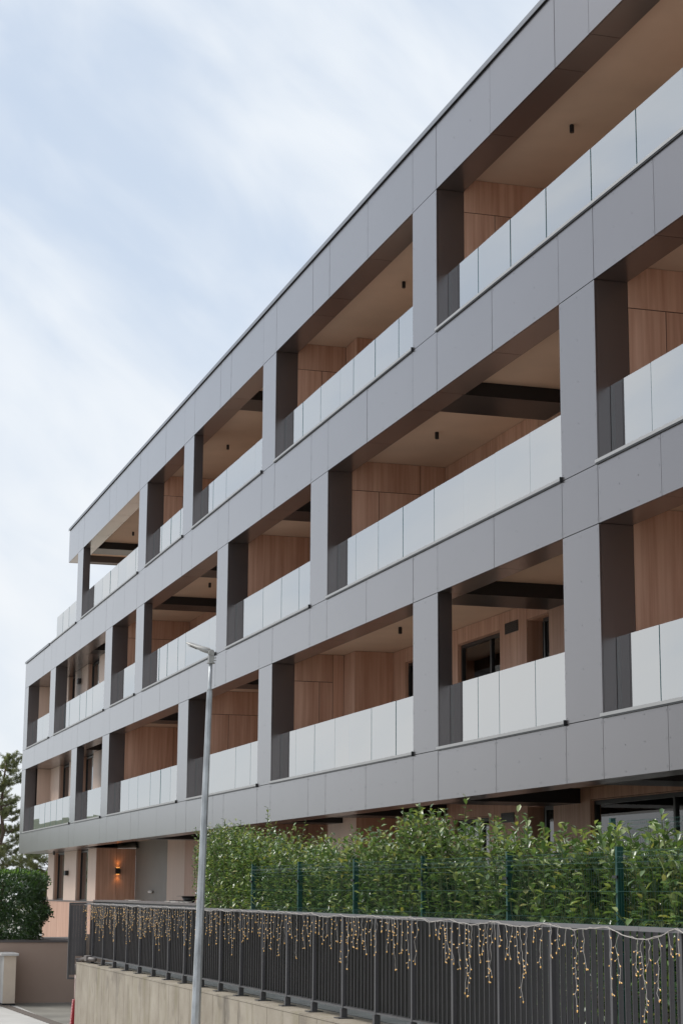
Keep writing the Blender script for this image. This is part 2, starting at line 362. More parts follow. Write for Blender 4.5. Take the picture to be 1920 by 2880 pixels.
# free-standing columns have shallow reveals, party walls deep ones
FL = {4: {'16': 'w', '11': 'wB', '9': 'b', '7': 'c', '5': 'w', '2': 'cb'},
      3: {'19': 'w', '16': 'b', '13': 'w2', '11': 'b', '9': 'wn', '7': 'b', '5': 'cb', '3': 'w', '2': 'b', '1': 'W'},
      2: {'19': 'wn', '16': 'cb', '11': 'wB2', '9': 'b', '7': 'w', '5': 'b', '3': 'wn', '2': 'c'},
      1: {'19': 'b', '16': 'b', '13': 'b', '11': 'b', '9': 'wn1', '7': 'b', '5': 'b'}}
for fl, d in FL.items():
    for g, k in d.items():
        if k in ('w', 'wB', 'wB2', 'w2', 'wn'): column(fl, g, .46)
        if k in ('c', 'cb'): column(fl, g, .23)
        if k == 'W': column(fl, g, .41)
        if k in ('b', 'cb'): beam(fl, g, .46 if k == 'b' else .462)
        if k == 'w': party(fl, g)
        if k == 'w2': party(fl, g, s2=1.8)
        if k == 'wB': party(fl, g, block=True)
        if k == 'wB2': party(fl, g, block=True, s2=1.27)
        if k in ('wn', 'wn1'): party(fl, g, seams=False)
    if fl in (3, 2): column(fl, '0', .40)
# ground floor block beside grid 11
box('wall_block', M['clad_dark'], U['10'], U['11']+.86, 1.515, 2.4, flo[1], ceilz[1]-.001, bld)
wpanel(U['10'], 1.5, None, flo[1], ceilz[1]-.001, 'y', 'litwood', U['11']-.2); wpanel(U['11']-.2, 1.5, None, flo[1], ceilz[1]-.001, 'y', 'litwood', U['11']+.88)
wpanel(U['11']+.882, 1.5, 2.3, flo[1], ceilz[1]-.001)

# shallow loggias at the far end: low soffit at lintel level, back wall 0.9 m in
for fl in (3, 2):
    box('soffit', M['slab'], XL+.05, U['2a']-.01, .459, 3, lint[fl]+.01, ceilz[fl]-.002, bld)
    box('soffit_panel', M['clad'], XL+.05, U['2a']-.012, .452, 3, lint[fl]+.003, lint[fl]+.0095, bld)
box('soffit_panel', M['clad'], XL+.05, U['2a'], .452, 4, lint[1]+.003, lint[1]+.0095, bld)

def window(x0, x1, z0, z1, y, split=None, curtain=True, face='y'):
    f = MB(); t = .06
    xs = [x0, x1] if not split else [x0, split, x1]
    f.box(x0, x1, y, y+.07, z1-t, z1); f.box(x0, x1, y, y+.07, z0, z0+t)
    for k, x in enumerate(xs):
        a = x if k == 0 else (x-t if k == len(xs)-1 else x-t/2)
        f.box(a, a+t, y-.002, y+.068, z0+t+.001, z1-t-.001)
    fr = f.build('window', M['frame'], bld)
    for a, b in zip(xs[:-1], xs[1:]):
        box('pane', M['winG'] if curtain else M['win'], a+.03, b-.03, y+.03, y+.04, z0+.03, z1-.03, fr)
    if curtain:
        box('curtain', M['curtain'], x0+.08, x0+(x1-x0)*.93, y+.09, y+.11, z0+.02, z1-.1, fr)
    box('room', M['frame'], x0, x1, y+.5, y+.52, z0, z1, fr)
M['winG'] = glass_mat('window_glass', .06, (.95, .93, .89), (.85, .85, .85))
def back_wall(fl, y, openings, x0, x1, mat='wood', seam=1.9):
    """facade-parallel wall as panels around rectangular openings (xa, xb, za, zb)"""
    z0, zc = flo[fl], ceilz[fl]-.001
    ops = sorted(openings); x = x0
    def solid(a, b):
        n = max(1, round((b-a)/seam)); 
        for i in range(n): wpanel(a+(b-a)*i/n, y, None, z0, zc, 'y', mat, a+(b-a)*(i+1)/n)
    for (a, b, za, zb) in ops:
        if a > x: solid(x, a)
        if zb < zc-.03: wpanel(a, y, None, zb, zc, 'y', mat, b)
        if za > z0+.03: wpanel(a, y, None, z0, za, 'y', mat, b)
        # lining of the opening
        f = MB(); f.box(a, a+.012, y+.014, y+.28, za, zb); f.box(b-.012, b, y+.014, y+.28, za, zb); f.box(a+.013, b-.013, y+.014, y+.28, zb-.012, zb)
        f.build('window_lining', M['wood'], bld)
        x = b
    if x < x1: solid(x, x1)
def vent(x0, x1, z0, z1, y):
    f = MB(); f.box(x0, x1, y-.012, y-.002, z0, z0+.025); f.box(x0, x1, y-.012, y-.002, z1-.025, z1)
    f.box(x0, x0+.03, y-.011, y-.002, z0+.026, z1-.026); f.box(x1-.03, x1, y-.011, y-.002, z0+.026, z1-.026); f.box(x0+.03, x1-.03, y-.004, y-.0015, z0+.025, z1-.025)
    v = f.build('vent_grille', M['black'], bld)
    for k in range(4):
        z = z0+.035+k*(z1-z0-.07)/4; box('louvre', M['frame'], x0+.031, x1-.031, y-.014, y-.006, z, z+.018, v)
for fl in (4, 3, 2, 1):
    z = flo[fl]; zt = lint[fl]-.06
    ops = {4: [(-30.6, -29.2, z, zt), (-24.5, -22.5, z, zt), (-35.2, -33.6, z, zt)], 3: [(-32.2, -30.2, z+.8, zt), (-26.6, -25.3, z, zt)],
           2: [(-35.2, -33.9, z, zt), (-32.25, -30.2, z, zt), (-29.0, -28.07, z, zt+.02), (-25.0, -23.6, z, zt)],
           1: [(-32.45, -30.78, z, zt), (-29.05, -28.0, z, zt+.1), (-26.6, -21.3, z, zt+.1), (-20.9, -17.8, z, zt+.1), (-40.4, -39.2, z, zt)]}[fl]
    xl = {4: U['5'], 3: U['3b'], 2: U['3b'], 1: -54.95}[fl]
    back_wall(fl, 2.3, ops, xl, XR, 'wood')
    box('inner_wall', M['clad_dark'], xl, XR, 3.4, 3.5, z, ceilz[fl]-.002, bld)
    for (a, b, za, zb) in ops:
        door = (b-a) < 1.1
        window(a+(.38 if door else .013), b-.013, za+.02, zb-.013, 2.44 if door else 2.36, split=None if door else a+(b-a)*(.72 if (b-a) < 3 else .5), curtain=(fl == 2 or (fl == 1 and b > -22)) and not door)
vent(-29.94, -29.36, H['b2']-.165, H['b2']+.02, 2.3); vent(-30.2, -29.62, H['b1']-.19, H['b1']-.03, 2.3)

# far-end loggia walls (wood in a painted sky-lit tone, 0.9 m in) with deep window slots
def slot_wall(y, z0, z1, pieces, slots):
    for a, b in pieces:
        MB().box(a, b, y, y+.05, z0, z1-.002).build('wall_panel', M['litwood'], bld)
    for a, b, xf0, xf1 in slots:        # recess lined in wood, dark window in it
        box('reveal_panel', M['wood'], a-.03, a-.001, y+.051, y+.17, z0, z1-.002, bld)
        box('reveal_panel', M['wood'], b+.001, b+.03, y+.051, y+.17, z0, z1-.002, bld)
        window(a, b, z0+.01, z1-.02, y+.15, split=None, curtain=False)
z0, z1 = flo[3], lint[3]
slot_wall(.92, z0, z1, [(-72.8, -69.0), (-67.45, -64.78), (-62.5, -60.9)], [(-69.0, -67.45, 0, 0), (-64.78, -62.5, 0, 0)])
z0, z1 = flo[2], lint[2]
slot_wall(.9, z0, z1, [(-71.4, -70.3), (-68.0, -65.3), (-62.95, -60.9)], [(-70.3, -68.0, 0, 0), (-65.3, -62.95, 0, 0)])
for fl, x in ((3, -72.83), (2, -72.5)):    # side wall just inside the corner
    MB().box(x-.03, x, .41, .915, flo[fl], lint[fl]-.002).build('wall_panel', M['litwood'], bld)
MB().box(-72.5, -71.42, .9, .915, flo[2], lint[2]-.002).build('wall_panel', M['litwood'], bld)
box('party_wall', M['clad_dark'], -73.8, -62.45, 1.6, 1.7, 1.0, H['b3'], bld)
box('party_wall', M['clad_dark'], -62.44, -60.9, 1.6, 1.7, H['b1']+.2, H['b3'], bld)
# ground floor at the far end
z0, z1 = 2.68, lint[1]
slot_wall(1.0, z0, z1, [(-73.0, -71.53), (-69.1, -66.4), (-64.0, -62.42)], [(-71.53, -69.1, 0, 0), (-66.4, -64.0, 0, 0)])
for a, b in ((-73.6, -70), (-70, -66.2), (-66.2, -62.42)):
    MB().box(a+.005, b-.005, .95, .99, -1.1, 2.66).build('wood_panel', M['wood'], bld)
box('window_sill', M['rampcap'], -73.6, -62.45, .93, 1.05, 2.662, 2.70, bld)
for a, b in ((1.0, 1.66), (1.66, 2.3)):
    MB().box(-62.41, -62.38, a+.004, b-.004, -1.1, lint[1]-.002).build('wood_panel', M['wood'], bld)
MB().box(-62.40, -57.42, 2.302, 2.34, -1.1, ceilz[1]-.002).build('wall_panel', M['greypanel'], bld)
MB().box(-57.40, -54.96, 2.3, 2.35, -1.1, ceilz[1]-.002).build('wall_panel', M['litwood'], bld)
box('lower_wall', M['ramp'], -62.3, -54.01, 2.36, 2.5, -1.1, 1.87, bld)

# copings, sills, terrace copings
def coping(x0, x1, z, mat, y0=-.035, h=.075, name='coping', mark=3.0):
    x = x0
    while x < x1-.2:
        e = min(x+mark, x1)
        f = MB(); f.box(x+.003, e-.003, y0, .25, z+.012, z+h); f.box(x+.003, e-.003, y0, y0+.012, z-.02, z+.011); f.build(name, mat, bld)
        x = e
coping(U['1']-.03, XR, H['T4']+.02, M['coping'], h=.06)
box('coping_shadow_gap', M['clad_dark'], U['1']+.01, XR, .004, .2, H['T4']-.004, H['T4']+.03, bld)
coping(XL-.03, -67.69, H['t3'], M['coping'], h=.06)

# glass balustrades: part 'balustrade' > glass_pane, base_profile
def balustrade(fl, x0, x1, joints=(), h=.97, wide=True):
    z = flo[fl]; js = [x0]+[j for j in joints if x0+.15 < j < x1-.15]+[x1]
    if not joints:
        n = max(1, round((x1-x0)/1.3)); js = [x0+(x1-x0)*i/n for i in range(n+1)]
    p = MB(); p.box(x0-.02, x1, -.03, .26, z+.006, z+.046)
    b = p.build('balustrade', M['sill'], bld)
    box('sill_shadow_strip', M['frame'], x0-.02, x1, -.022, -.003, z-.012, z+.005, b)  # shade line under the sill, built as a dark strip
    box('end_cap', M['frame'], x1+.0005, x1+.012, -.034, .262, z-.02, z+.056, b)
    for a, c in zip(js[:-1], js[1:]):
        e = random.uniform(-.0022, .0022)
        me = MB()
        me.box(a+.010, c-.010, .195, .207, z+.052, z+h, 0, 1)
        o = me.build('glass_pane', [M['glass'], M['gedge']], b)
        # hair-thin misalignment between panes
        for v in o.data.vertices:
            v.co.y += e*(1 if v.co.x > (a+c)/2 else -1)*2
def jt(s): return tuple(float(q) for q in s.split())
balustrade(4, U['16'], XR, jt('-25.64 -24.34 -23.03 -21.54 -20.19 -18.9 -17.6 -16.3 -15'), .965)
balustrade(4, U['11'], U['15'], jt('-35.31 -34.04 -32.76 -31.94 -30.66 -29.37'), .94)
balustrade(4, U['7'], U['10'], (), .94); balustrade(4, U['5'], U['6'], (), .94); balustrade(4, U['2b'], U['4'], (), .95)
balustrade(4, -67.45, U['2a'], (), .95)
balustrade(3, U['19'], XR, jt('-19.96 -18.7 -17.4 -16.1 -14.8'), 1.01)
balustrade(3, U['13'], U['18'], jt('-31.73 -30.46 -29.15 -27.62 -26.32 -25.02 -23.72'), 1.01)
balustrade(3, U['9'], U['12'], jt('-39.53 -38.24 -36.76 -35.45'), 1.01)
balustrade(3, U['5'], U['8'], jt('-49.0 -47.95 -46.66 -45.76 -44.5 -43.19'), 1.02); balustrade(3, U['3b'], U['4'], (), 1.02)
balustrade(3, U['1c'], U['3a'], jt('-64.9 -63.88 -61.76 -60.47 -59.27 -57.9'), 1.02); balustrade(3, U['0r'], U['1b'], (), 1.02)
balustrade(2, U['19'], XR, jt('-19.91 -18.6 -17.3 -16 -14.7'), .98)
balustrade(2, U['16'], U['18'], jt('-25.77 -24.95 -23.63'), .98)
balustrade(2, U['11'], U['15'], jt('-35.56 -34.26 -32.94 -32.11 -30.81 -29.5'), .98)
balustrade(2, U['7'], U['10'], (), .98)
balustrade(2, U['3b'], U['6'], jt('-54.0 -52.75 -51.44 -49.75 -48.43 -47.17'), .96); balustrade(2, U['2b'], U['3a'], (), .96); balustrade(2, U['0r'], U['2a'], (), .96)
# return balustrade of the roof terrace
rb = box('balustrade', M['sill'], -67.49, -67.40, .27, 4.2, H['t3']+.003, H['t3']+.05, bld)
for k in range(3): MB().box(-67.45, -67.438, .30+k*1.3, 1.59+k*1.3, H['t3']+.052, H['t3']+.95).build('glass_pane', M['glass'], rb)

# rivets on the nearer panels: joined, too many and too small to pick one by one
rv = MB()
def rivet(x, z, r=.0058):
    b = len(rv.v)
    for k in range(6): rv.v.append((x+r*math.cos(k*math.pi/3), -.0035, z+r*math.sin(k*math.pi/3)))
    for k in range(6): rv.v.append((x+r*1.3*math.cos(k*math.pi/3), -.0005, z+r*1.3*math.sin(k*math.pi/3)))
    rv.f.append(tuple(b+5-k for k in range(6))); rv.mi.append(0)
    for k in range(6): rv.f.append((b+k, b+6+k, b+6+(k+1) % 6, b+(k+1) % 6)); rv.mi.append(0)
for zs in ((H['b4'], H['T4']), (H['b3'], H['t3']), (H['b2'], H['t2']), (H['b1'], H['t1'])):
    nb = [x for x in base if x > -46]
    for a, b in zip(nb[:-1], nb[1:]):
        for x in ([a+.045, b-.045] if b-a < 1.4 else [a+.045, a+(b-a)*.35, a+(b-a)*.65, b-.045]):
            for z in (zs[0]+.06, (zs[0]+zs[1])/2, zs[1]-.06): rivet(x, z)
for fl, d in FL.items():
    for g, k in d.items():
        if k in ('b', 'wn1') or GR[g][0] < -46: continue
        for x in (GR[g][1]+.045, sum(GR[g])/2, GR[g][0]-.045):
            for t in (.03, .27, .5, .73, .97): rivet(x, flo[fl]+(lint[fl]-flo[fl])*t)
rv.build('rivet', pbr('rivet_steel', (.20, .20, .205), .4, .6), bld, kind='stuff')

# ------------------------------------------------------------------ fittings on the building
def spot(x, y, z, label):
    t = thing('ceiling_spotlight', label, 'spotlight', (x, y, z), 'black cylinder spotlights under the loggia ceilings')
    MB().tube([(0, 0, -.012), (0, 0, -.12)], .035, 16).build('lamp_body', M['black'], t, smooth=False)
    MB().tube([(0, 0, 0), (0, 0, -.011)], .03, 16).build('mounting_plate', M['frame'], t)
    MB().tube([(0, 0, -.121), (0, 0, -.124)], .024, 16).build('lens', M['win'], t)
for x, y, fl, lb in ((-24.41, 1.22, 4, 'black cylinder spotlight under the top floor ceiling nearest the upper right corner'),
        (-32.18, 1.24, 4, 'black cylinder spotlight under the top floor ceiling just left of the first full pillar'),
        (-46.11, 1.25, 4, 'black cylinder spotlight in the top floor bay with a dark beam triangle'),
        (-58.76, 1.23, 4, 'black cylinder spotlight in the leftmost top floor bay beside dark beams'),
        (-30.28, 1.20, 3, 'black cylinder spotlight in the widest second row loggia under the big dark beam'),
        (-47.67, 1.21, 3, 'black cylinder spotlight in the second row loggia just above the street lamp'),
        (-32.35, 1.23, 2, 'black cylinder spotlight in the third row loggia with wood walls')):
    spot(x, y, ceilz[fl]-.001, lb)
spot(-37.0, 3.0-1.9, ceilz[1]-.001, 'black cylinder spotlight under the ground floor ceiling above the laurel hedge')
spot(-68.6, .55, lint[1]+.001, 'black cylinder spotlight under the far overhang above the tan wall piers')
def wall_lamp(x, y, z, label, normal='y', lit=False):
    t = thing('wall_lamp', label, 'wall lamp', (x, y, z), 'black box wall lamps on the far end of the building')
    if normal == 'y':
        MB().box(-.16, .16, -.12, -.012, -.085, .085).build('lamp_body', M['black'], t, bevel=.006); MB().box(-.09, .09, -.011, -.001, -.05, .05).build('mounting_plate', M['frame'], t)
    else:
        MB().box(.012, .13, -.07, .07, -.10, .10).build('lamp_body', M['black'], t, bevel=.006); MB().box(.001, .011, -.05, .05, -.05, .05).build('mounting_plate', M['frame'], t)
        MB().box(.03, .11, -.05, .05, .101, .106).box(.03, .11, -.05, .05, -.106, -.101).build('lens', M['lamp_on'] if lit else M['win'], t)
    return t
wall_lamp(-66.2, .918, H['b3']-.45, 'dark box wall lamp between two windows on the second row, far left')
wall_lamp(-68.15, .998, EYE+.59, 'dark box wall lamp on the tan ground floor pier, unlit')
wl = wall_lamp(-62.378, 1.70, EYE+.62, 'lit box wall lamp throwing an orange glow up and down a wood wall', 'x', True)
for dz, s in ((.14, 1), (-.14, -1)):
    ld = bpy.data.lights.new('wall_lamp_light', 'SPOT'); ld.energy = 1.6; ld.color = (1, .42, .10); ld.spot_size = R(115); ld.spot_blend = 1; ld.shadow_soft_size = .03
    lo = bpy.data.objects.new('wall_lamp_light', ld); COL.objects.link(lo); lo.parent = wl; lo.location = (.075, 0, dz)
    lo.rotation_euler = (0, R(180) if s > 0 else 0, 0)

# fire bowl on the terrace, small items
WT = 1.88
CT = EYE-.232
ct = thing('terrace_counter', 'long dark low counter on the terrace just above the railing top at left', 'counter')
box('counter_top', M['rampcap'], -47.4, -35.9, -1.62, -1.05, CT-.04, CT, ct); box('front_panel', M['frame'], -47.35, -35.95, -1.6, -1.07, WT, CT-.041, ct)
bz = thing('fire_bowl', 'small black tapered bowl with a wide thin rim standing on the dark terrace counter', 'bowl', (-37.3, -1.45, CT))
def lathe(prof, n=24):
    m_ = MB()
    for r, z in prof:
        for k in range(n): m_.v.append((r*math.cos(2*math.pi*k/n), r*math.sin(2*math.pi*k/n), z))
    for i in range(len(prof)-1):
        for k in range(n): m_.f.append((i*n+k, i*n+(k+1) % n, (i+1)*n+(k+1) % n, (i+1)*n+k)); m_.mi.append(0)
    return m_
lathe([(.0, .002), (.085, .002), (.10, .02), (.155, .125), (.147, .125), (.09, .03), (.0, .02)]).build('bowl', M['black'], bz, smooth=True)
lathe([(.145, .126), (.25, .127), (.25, .132), (.145, .131), (.145, .126)]).build('rim', M['frame'], bz)
c_ = lathe([(.0, .0), (.022, 0), (.038, .065), (.033, .065), (.02, .006)]).build('metal_cup', M['coping'], None, smooth=True, label='tiny grey metal cup standing on the rim of the black bowl', category='cup'); c_.location = (-37.15, -1.33, CT+.133)
def cable_heap(name, label, x0, x1, y):
    P_ = []; n_ = 60
    for k in range(n_):
        t = k/(n_-1); a = k*.55
        P_.append((x0+(x1-x0)*(.5+.5*math.cos(a*.53))*.96, y+.06*math.sin(a*1.3), CT+.006+.018*(.5+.5*math.sin(a*2.1))))
    MB().tube(P_, .005, 4).build(name, M['wire'], None, label=label, category='cable', group='pale cable heaps on the counter')
cable_heap('cable_heap', 'small heap of pale cable on the far end of the dark counter', -43.6, -42.0, -1.5)
cable_heap('cable_heap', 'flat run of pale cable in front of the black bowl', -38.9, -36.6, -1.56)
bx_ = box('flat_box', M['black'], -39.2, -38.6, -1.45, -1.2, CT+.001, CT+.04); bx_['label'] = 'flat black box lying on the dark counter left of the bowl'; bx_['category'] = 'box'
hd = thing('white_handle', 'small white oval fitting low on the grey wall panel', 'fitting', (-59.6, 2.29, EYE-.035))
MB().tube([(-.28, -.05, .0), (-.2, -.05, .0), (.2, -.05, .0), (.28, -.05, 0)], [.02, .045, .045, .02], 8).build('bar', M['stone'], hd, smooth=True)

# ------------------------------------------------------------------ terrace, retaining wall, street fence
box('terrace_base', M['soil'], -32.25, FR, -4.08, 2.35, -1.1, WT-.03, kind='structure')
box('terrace_base', M['soil'], -54.0, -32.26, -.75, 2.35, -1.1, WT-.03, kind='structure')
tile = MB().box(0, .595, 0, .595, 0, .028).mesh('paving_slab', M['tile'])
tb = thing('terrace_paving', 'grey paving slabs of the terrace seen in the gap below the street railing', 'paving')
for i in range(39):
    for j in range(2):
        link_mesh('paving_slab', tile, tb, (-32.2+i*.6, -4.05+j*.6, WT-.029+random.uniform(0, .002)))
rw = thing('retaining_wall', 'stained concrete retaining wall with vertical board joints under the dark railing', 'wall')
box('wall_core', M['conc'], -32.3, FR+.3, -4.435, -4.1, -.2, WT-.02, rw)
x = -32.3
while x < FR:
    e = min(x+.62, FR+.3)
    MB().box(x+.006, e-.006, -4.45, -4.436, -.1, WT-.022).build('concrete_panel', M['conc'], rw); x = e
box('wall_cap', M['conc'], -32.32, FR+.3, -4.455, -4.095, WT-.019, WT, rw)

fx0, FY = -31.72, -4.28; ZT = EYE-.205; ZB = EYE-1.055
fence = thing('slatted_street_railing', 'dark grey steel railing of vertical slats on the concrete wall, hung with string lights', 'railing')
post = MB(); post.box(-.018, .018, -.016, .016, ZB-.02, ZT-.029); post.box(-.026, .026, -.028, .028, WT+.012, ZB-.021)
post.box(-.075, .075, -.075, .075, WT+.001, WT+.011)
pm = post.mesh('post', M['post'])
for i in range(0, 24): link_mesh('post', pm, fence, (fx0+i*1.0, FY, 0))
FXL = fx0-.53
x = FXL
while x < FR:
    e = min(x+3.0, FR+.2); box('top_rail', M['rail'], x+.002, e-.002, FY-.035, FY+.025, ZT-.028, ZT, fence)
    box('bottom_rail', M['post'], x+.002, e-.002, FY-.012, FY+.085, ZB-.016, ZB-.001, fence); x = e
# angled slats: overlapping far away, see-through near the camera (as the photo shows)
sl = MB(); ca, sa = math.cos(R(-49)), math.sin(R(-49))
def slat_mesh(wd):
    s_ = MB(); hw = wd/2; th = .003
    for px, py in ((-hw, -th), (hw, -th), (hw, th), (-hw, th)):
        for z in (ZB+.002, ZT-.03): s_.v.append((px*ca-py*sa, px*sa+py*ca, z))
    s_.f = [(0, 2, 3, 1), (2, 4, 5, 3), (4, 6, 7, 5), (6, 0, 1, 7), (1, 3, 5, 7), (0, 6, 4, 2)]; s_.mi = [0]*6
    return s_.mesh('slat', M['fence'])
slm = slat_mesh(.0755)
for i in range(int((FR+.2-FXL)/.105)):
    x = FXL+.06+i*.105
    o = link_mesh('slat', slm, fence, (x, FY+.05, 0)); o.rotation_euler.z = random.uniform(-.02, .02)
# return leaf at the left corner
rl = thing('railing_end_leaf', 'narrow hanging end leaf of the railing at the wall corner, reaching below its top', 'railing')
XE = FXL-.14
box('frame_tube', M['post'], XE-.02, XE+.02, FY-.30, FY-.27, EYE-1.45, ZT, rl)
box('frame_tube', M['post'], XE-.02, XE+.02, FY-.03, FY, ZB-.05, ZT, rl)
box('frame_tube', M['post'], XE-.02, XE+.02, FY-.269, FY-.031, ZT-.035, ZT, rl)
box('frame_tube', M['post'], XE-.02, XE+.02, FY-.269, FY-.18, EYE-1.45, EYE-1.42, rl)
for k in range(5): MB().box(XE-.006, XE, FY-.268+k*.0475, FY-.222+k*.0475, (EYE-1.38 if k < 2 else ZB-.02), ZT-.037).build('slat', M['fence'], rl)

# string lights: cable, drops, bulbs
ic = thing('icicle_string_lights', 'warm white icicle string lights with pale cable draped along the top of the dark railing', 'string lights')
cab = MB(); pts = []; x = FXL-.1; ph = 0
YC = FY-.05
while x < FR:
    sag = .012*abs(math.sin((x-fx0)*math.pi)) * (1+1.5*max(0, math.sin(x*1.3))); 
    if x > -15.2: sag = (.03 if x < -11.72 else .07)*abs(math.sin((x-fx0)*math.pi))
    pts.append((x, YC+random.uniform(-.006, .006), ZT-.004-sag+random.uniform(-.004, .004))); x += .07
cab.tube(pts, .0026, 5)
pts2 = [(p[0], p[1]+.012, p[2]+random.uniform(-.012, .010)) for p in pts]; cab.tube(pts2, .0021, 4)
cab.build('cable', M['wire'], ic)
def drop(px, pz, length):
    d = MB(); x, z = px, pz; y = YC-.012; P_ = [(x, y, z)]; bulbs = []
    drift = random.uniform(-.25, .25); nseg = max(2, int(length/.035))
    for k in range(nseg):
        z -= length/nseg; x += drift*.012+random.gauss(0, .013); P_.append((x, y+random.uniform(-.004, .004), z))
        if random.random() < .62:
            s_ = random.choice((-1, 1)); L_ = random.uniform(.015, .035); q = (x+s_*L_, y-.004, z-random.uniform(-.004, .02))
            d.tube([(x, y, z), q], .0026, 3, 0); b_ = (q[0]+s_*.010, q[1], q[2]-.006)
            d.tube([q, ((q[0]+b_[0])/2, q[1], (q[2]+b_[2])/2), b_], [.0034, .0042, .002], 4, 1)
    d.tube(P_, .0025, 3, 0)
    e_ = P_[-1]; d.tube([e_, (e_[0], e_[1], e_[2]-.014)], [.0045, .003], 4, 1)
    d.build('light_strand', [M['wire'], M['bulb']], ic)
for i, (x, y, z) in enumerate(pts):
    if (i % 2 == 0 and random.random() < .9) or (x > -24 and random.random() < .15) or (x < -26 and random.random() < .5):
        Ls = random.choice((.12, .2, .26, .32, .38, .5)) * random.uniform(.75, 1.15)
        drop(x, z, Ls)

# pipes at the corner
pp = thing('corner_pipes', 'brown grey pipe with a valve at the railing corner feeding a beige downpipe', 'pipe')
cx_, cy_ = -32.42, FY-.14
MB().tube([(-31.3, FY-.03, WT+.07), (-32.1, FY-.05, WT+.06), (cx_+.05, cy_, WT+.03), (cx_, cy_, WT-.05), (cx_, cy_, WT-.2)], .035, 8).build('elbow_pipe', M['pipe'], pp, smooth=True)
MB().box(-31.95, -31.75, FY-.1, FY-.01, WT+.03, WT+.12).build('valve', M['pipe'], pp, bevel=.01)
MB().tube([(cx_, cy_, WT-.2), (cx_, cy_, 1.05)], .026, 8).build('downpipe', M['ppipe'], pp, smooth=True)
rc = MB(); z = 1.27; P_ = []; RS = []; k = 0
while z > -.05:
    P_.append((cx_+.02, cy_-.02-(1.15-z)*.075, z)); RS.append(.052 if k % 2 else .043); z -= .012; k += 1
rc.tube(P_, RS, 12); rc.build('corrugated_conduit', M['red'], None, label='red corrugated conduit standing at the left end of the concrete wall', category='conduit')

# ------------------------------------------------------------------ street lamp
lp = thing('street_lamp', 'galvanised street lamp with a flat tilted head in front of the concrete wall', 'street lamp', (-22.0, -4.735, 0))
tx = -22.0
def py_at(z): return (z-1.6)*(.093/4.1)
def pz(z): return (0, py_at(z), z)
MB().tube([pz(0), pz(1.6), pz(3.5), pz(5.37)], [.062, .0545, .0425, .034], 8).build('pole', M['galv'], lp)
MB().tube([pz(5.37), pz(5.41), pz(5.72)], [.034, .022, .021], 12).build('upper_tube', M['galv'], lp, smooth=True)
yy = py_at(5.75)
MB().tube([(0, yy, 5.70), (0, yy, 5.712)], .05, 12).box(-.032, .032, yy-.030, yy+.030, 5.713, 5.80).build('bracket', M['head'], lp)
MB().tube([(-.03, yy, 5.83), (.04, yy, 5.83)], .034, 16).build('joint_disc', M['head'], lp)
fins = MB()
for dz in (.0, .03): fins.box(-.02, .02, yy+.031, yy+.06, 5.735+dz, 5.742+dz)
fins.build('bolt', M['head'], lp)
hd_ = MB(); dirv = Vector((-.30, -.19, .13)); side = dirv.cross(Vector((0, 0, 1))).normalized(); upv = side.cross(dirv).normalized()
st = Vector((-.02, yy-.01, 5.845))
secs = [(0, .03, .024), (.12, .055, .034), (.28, .07, .034), (.42, .075, .024), (.75, .075, .018), (.97, .065, .014), (1.0, .05, .010)]
ns = 12
for t_, wd, hh in secs:
    c = st+dirv*t_
    for k in range(ns):
        a = 2*math.pi*k/ns; ca_, sa_ = math.cos(a), math.sin(a)
        hd_.v.append(tuple(c+side*wd*math.copysign(abs(ca_)**.7, ca_)+upv*hh*math.copysign(abs(sa_)**.8, sa_)))
for i in range(len(secs)-1):
    for k in range(ns): hd_.f.append((i*ns+k, i*ns+(k+1) % ns, (i+1)*ns+(k+1) % ns, (i+1)*ns+k)); hd_.mi.append(0)
hd_.f += [tuple(range(ns-1, -1, -1)), tuple((len(secs)-1)*ns+k for k in range(ns))]; hd_.mi += [0, 0]
hd_.build('lamp_head', M['head'], lp, smooth=True)
c0 = st+dirv*.70-upv*.0235
q = [c0+dirv*a+side*b for a, b in ((-.22, -.06), (.2, -.05), (.2, .05), (-.22, .06))]
ln_ = MB(); ln_.v = [tuple(p) for p in q]+[tuple(p-upv*.004) for p in q]; ln_.f = [(0, 1, 2, 3), (7, 6, 5, 4), (0, 4, 5, 1), (1, 5, 6, 2), (2, 6, 7, 3), (3, 7, 4, 0)]; ln_.mi = [0]*6
ln_.build('lens', pbr('led_lens', (.45, .42, .38), .2), lp)

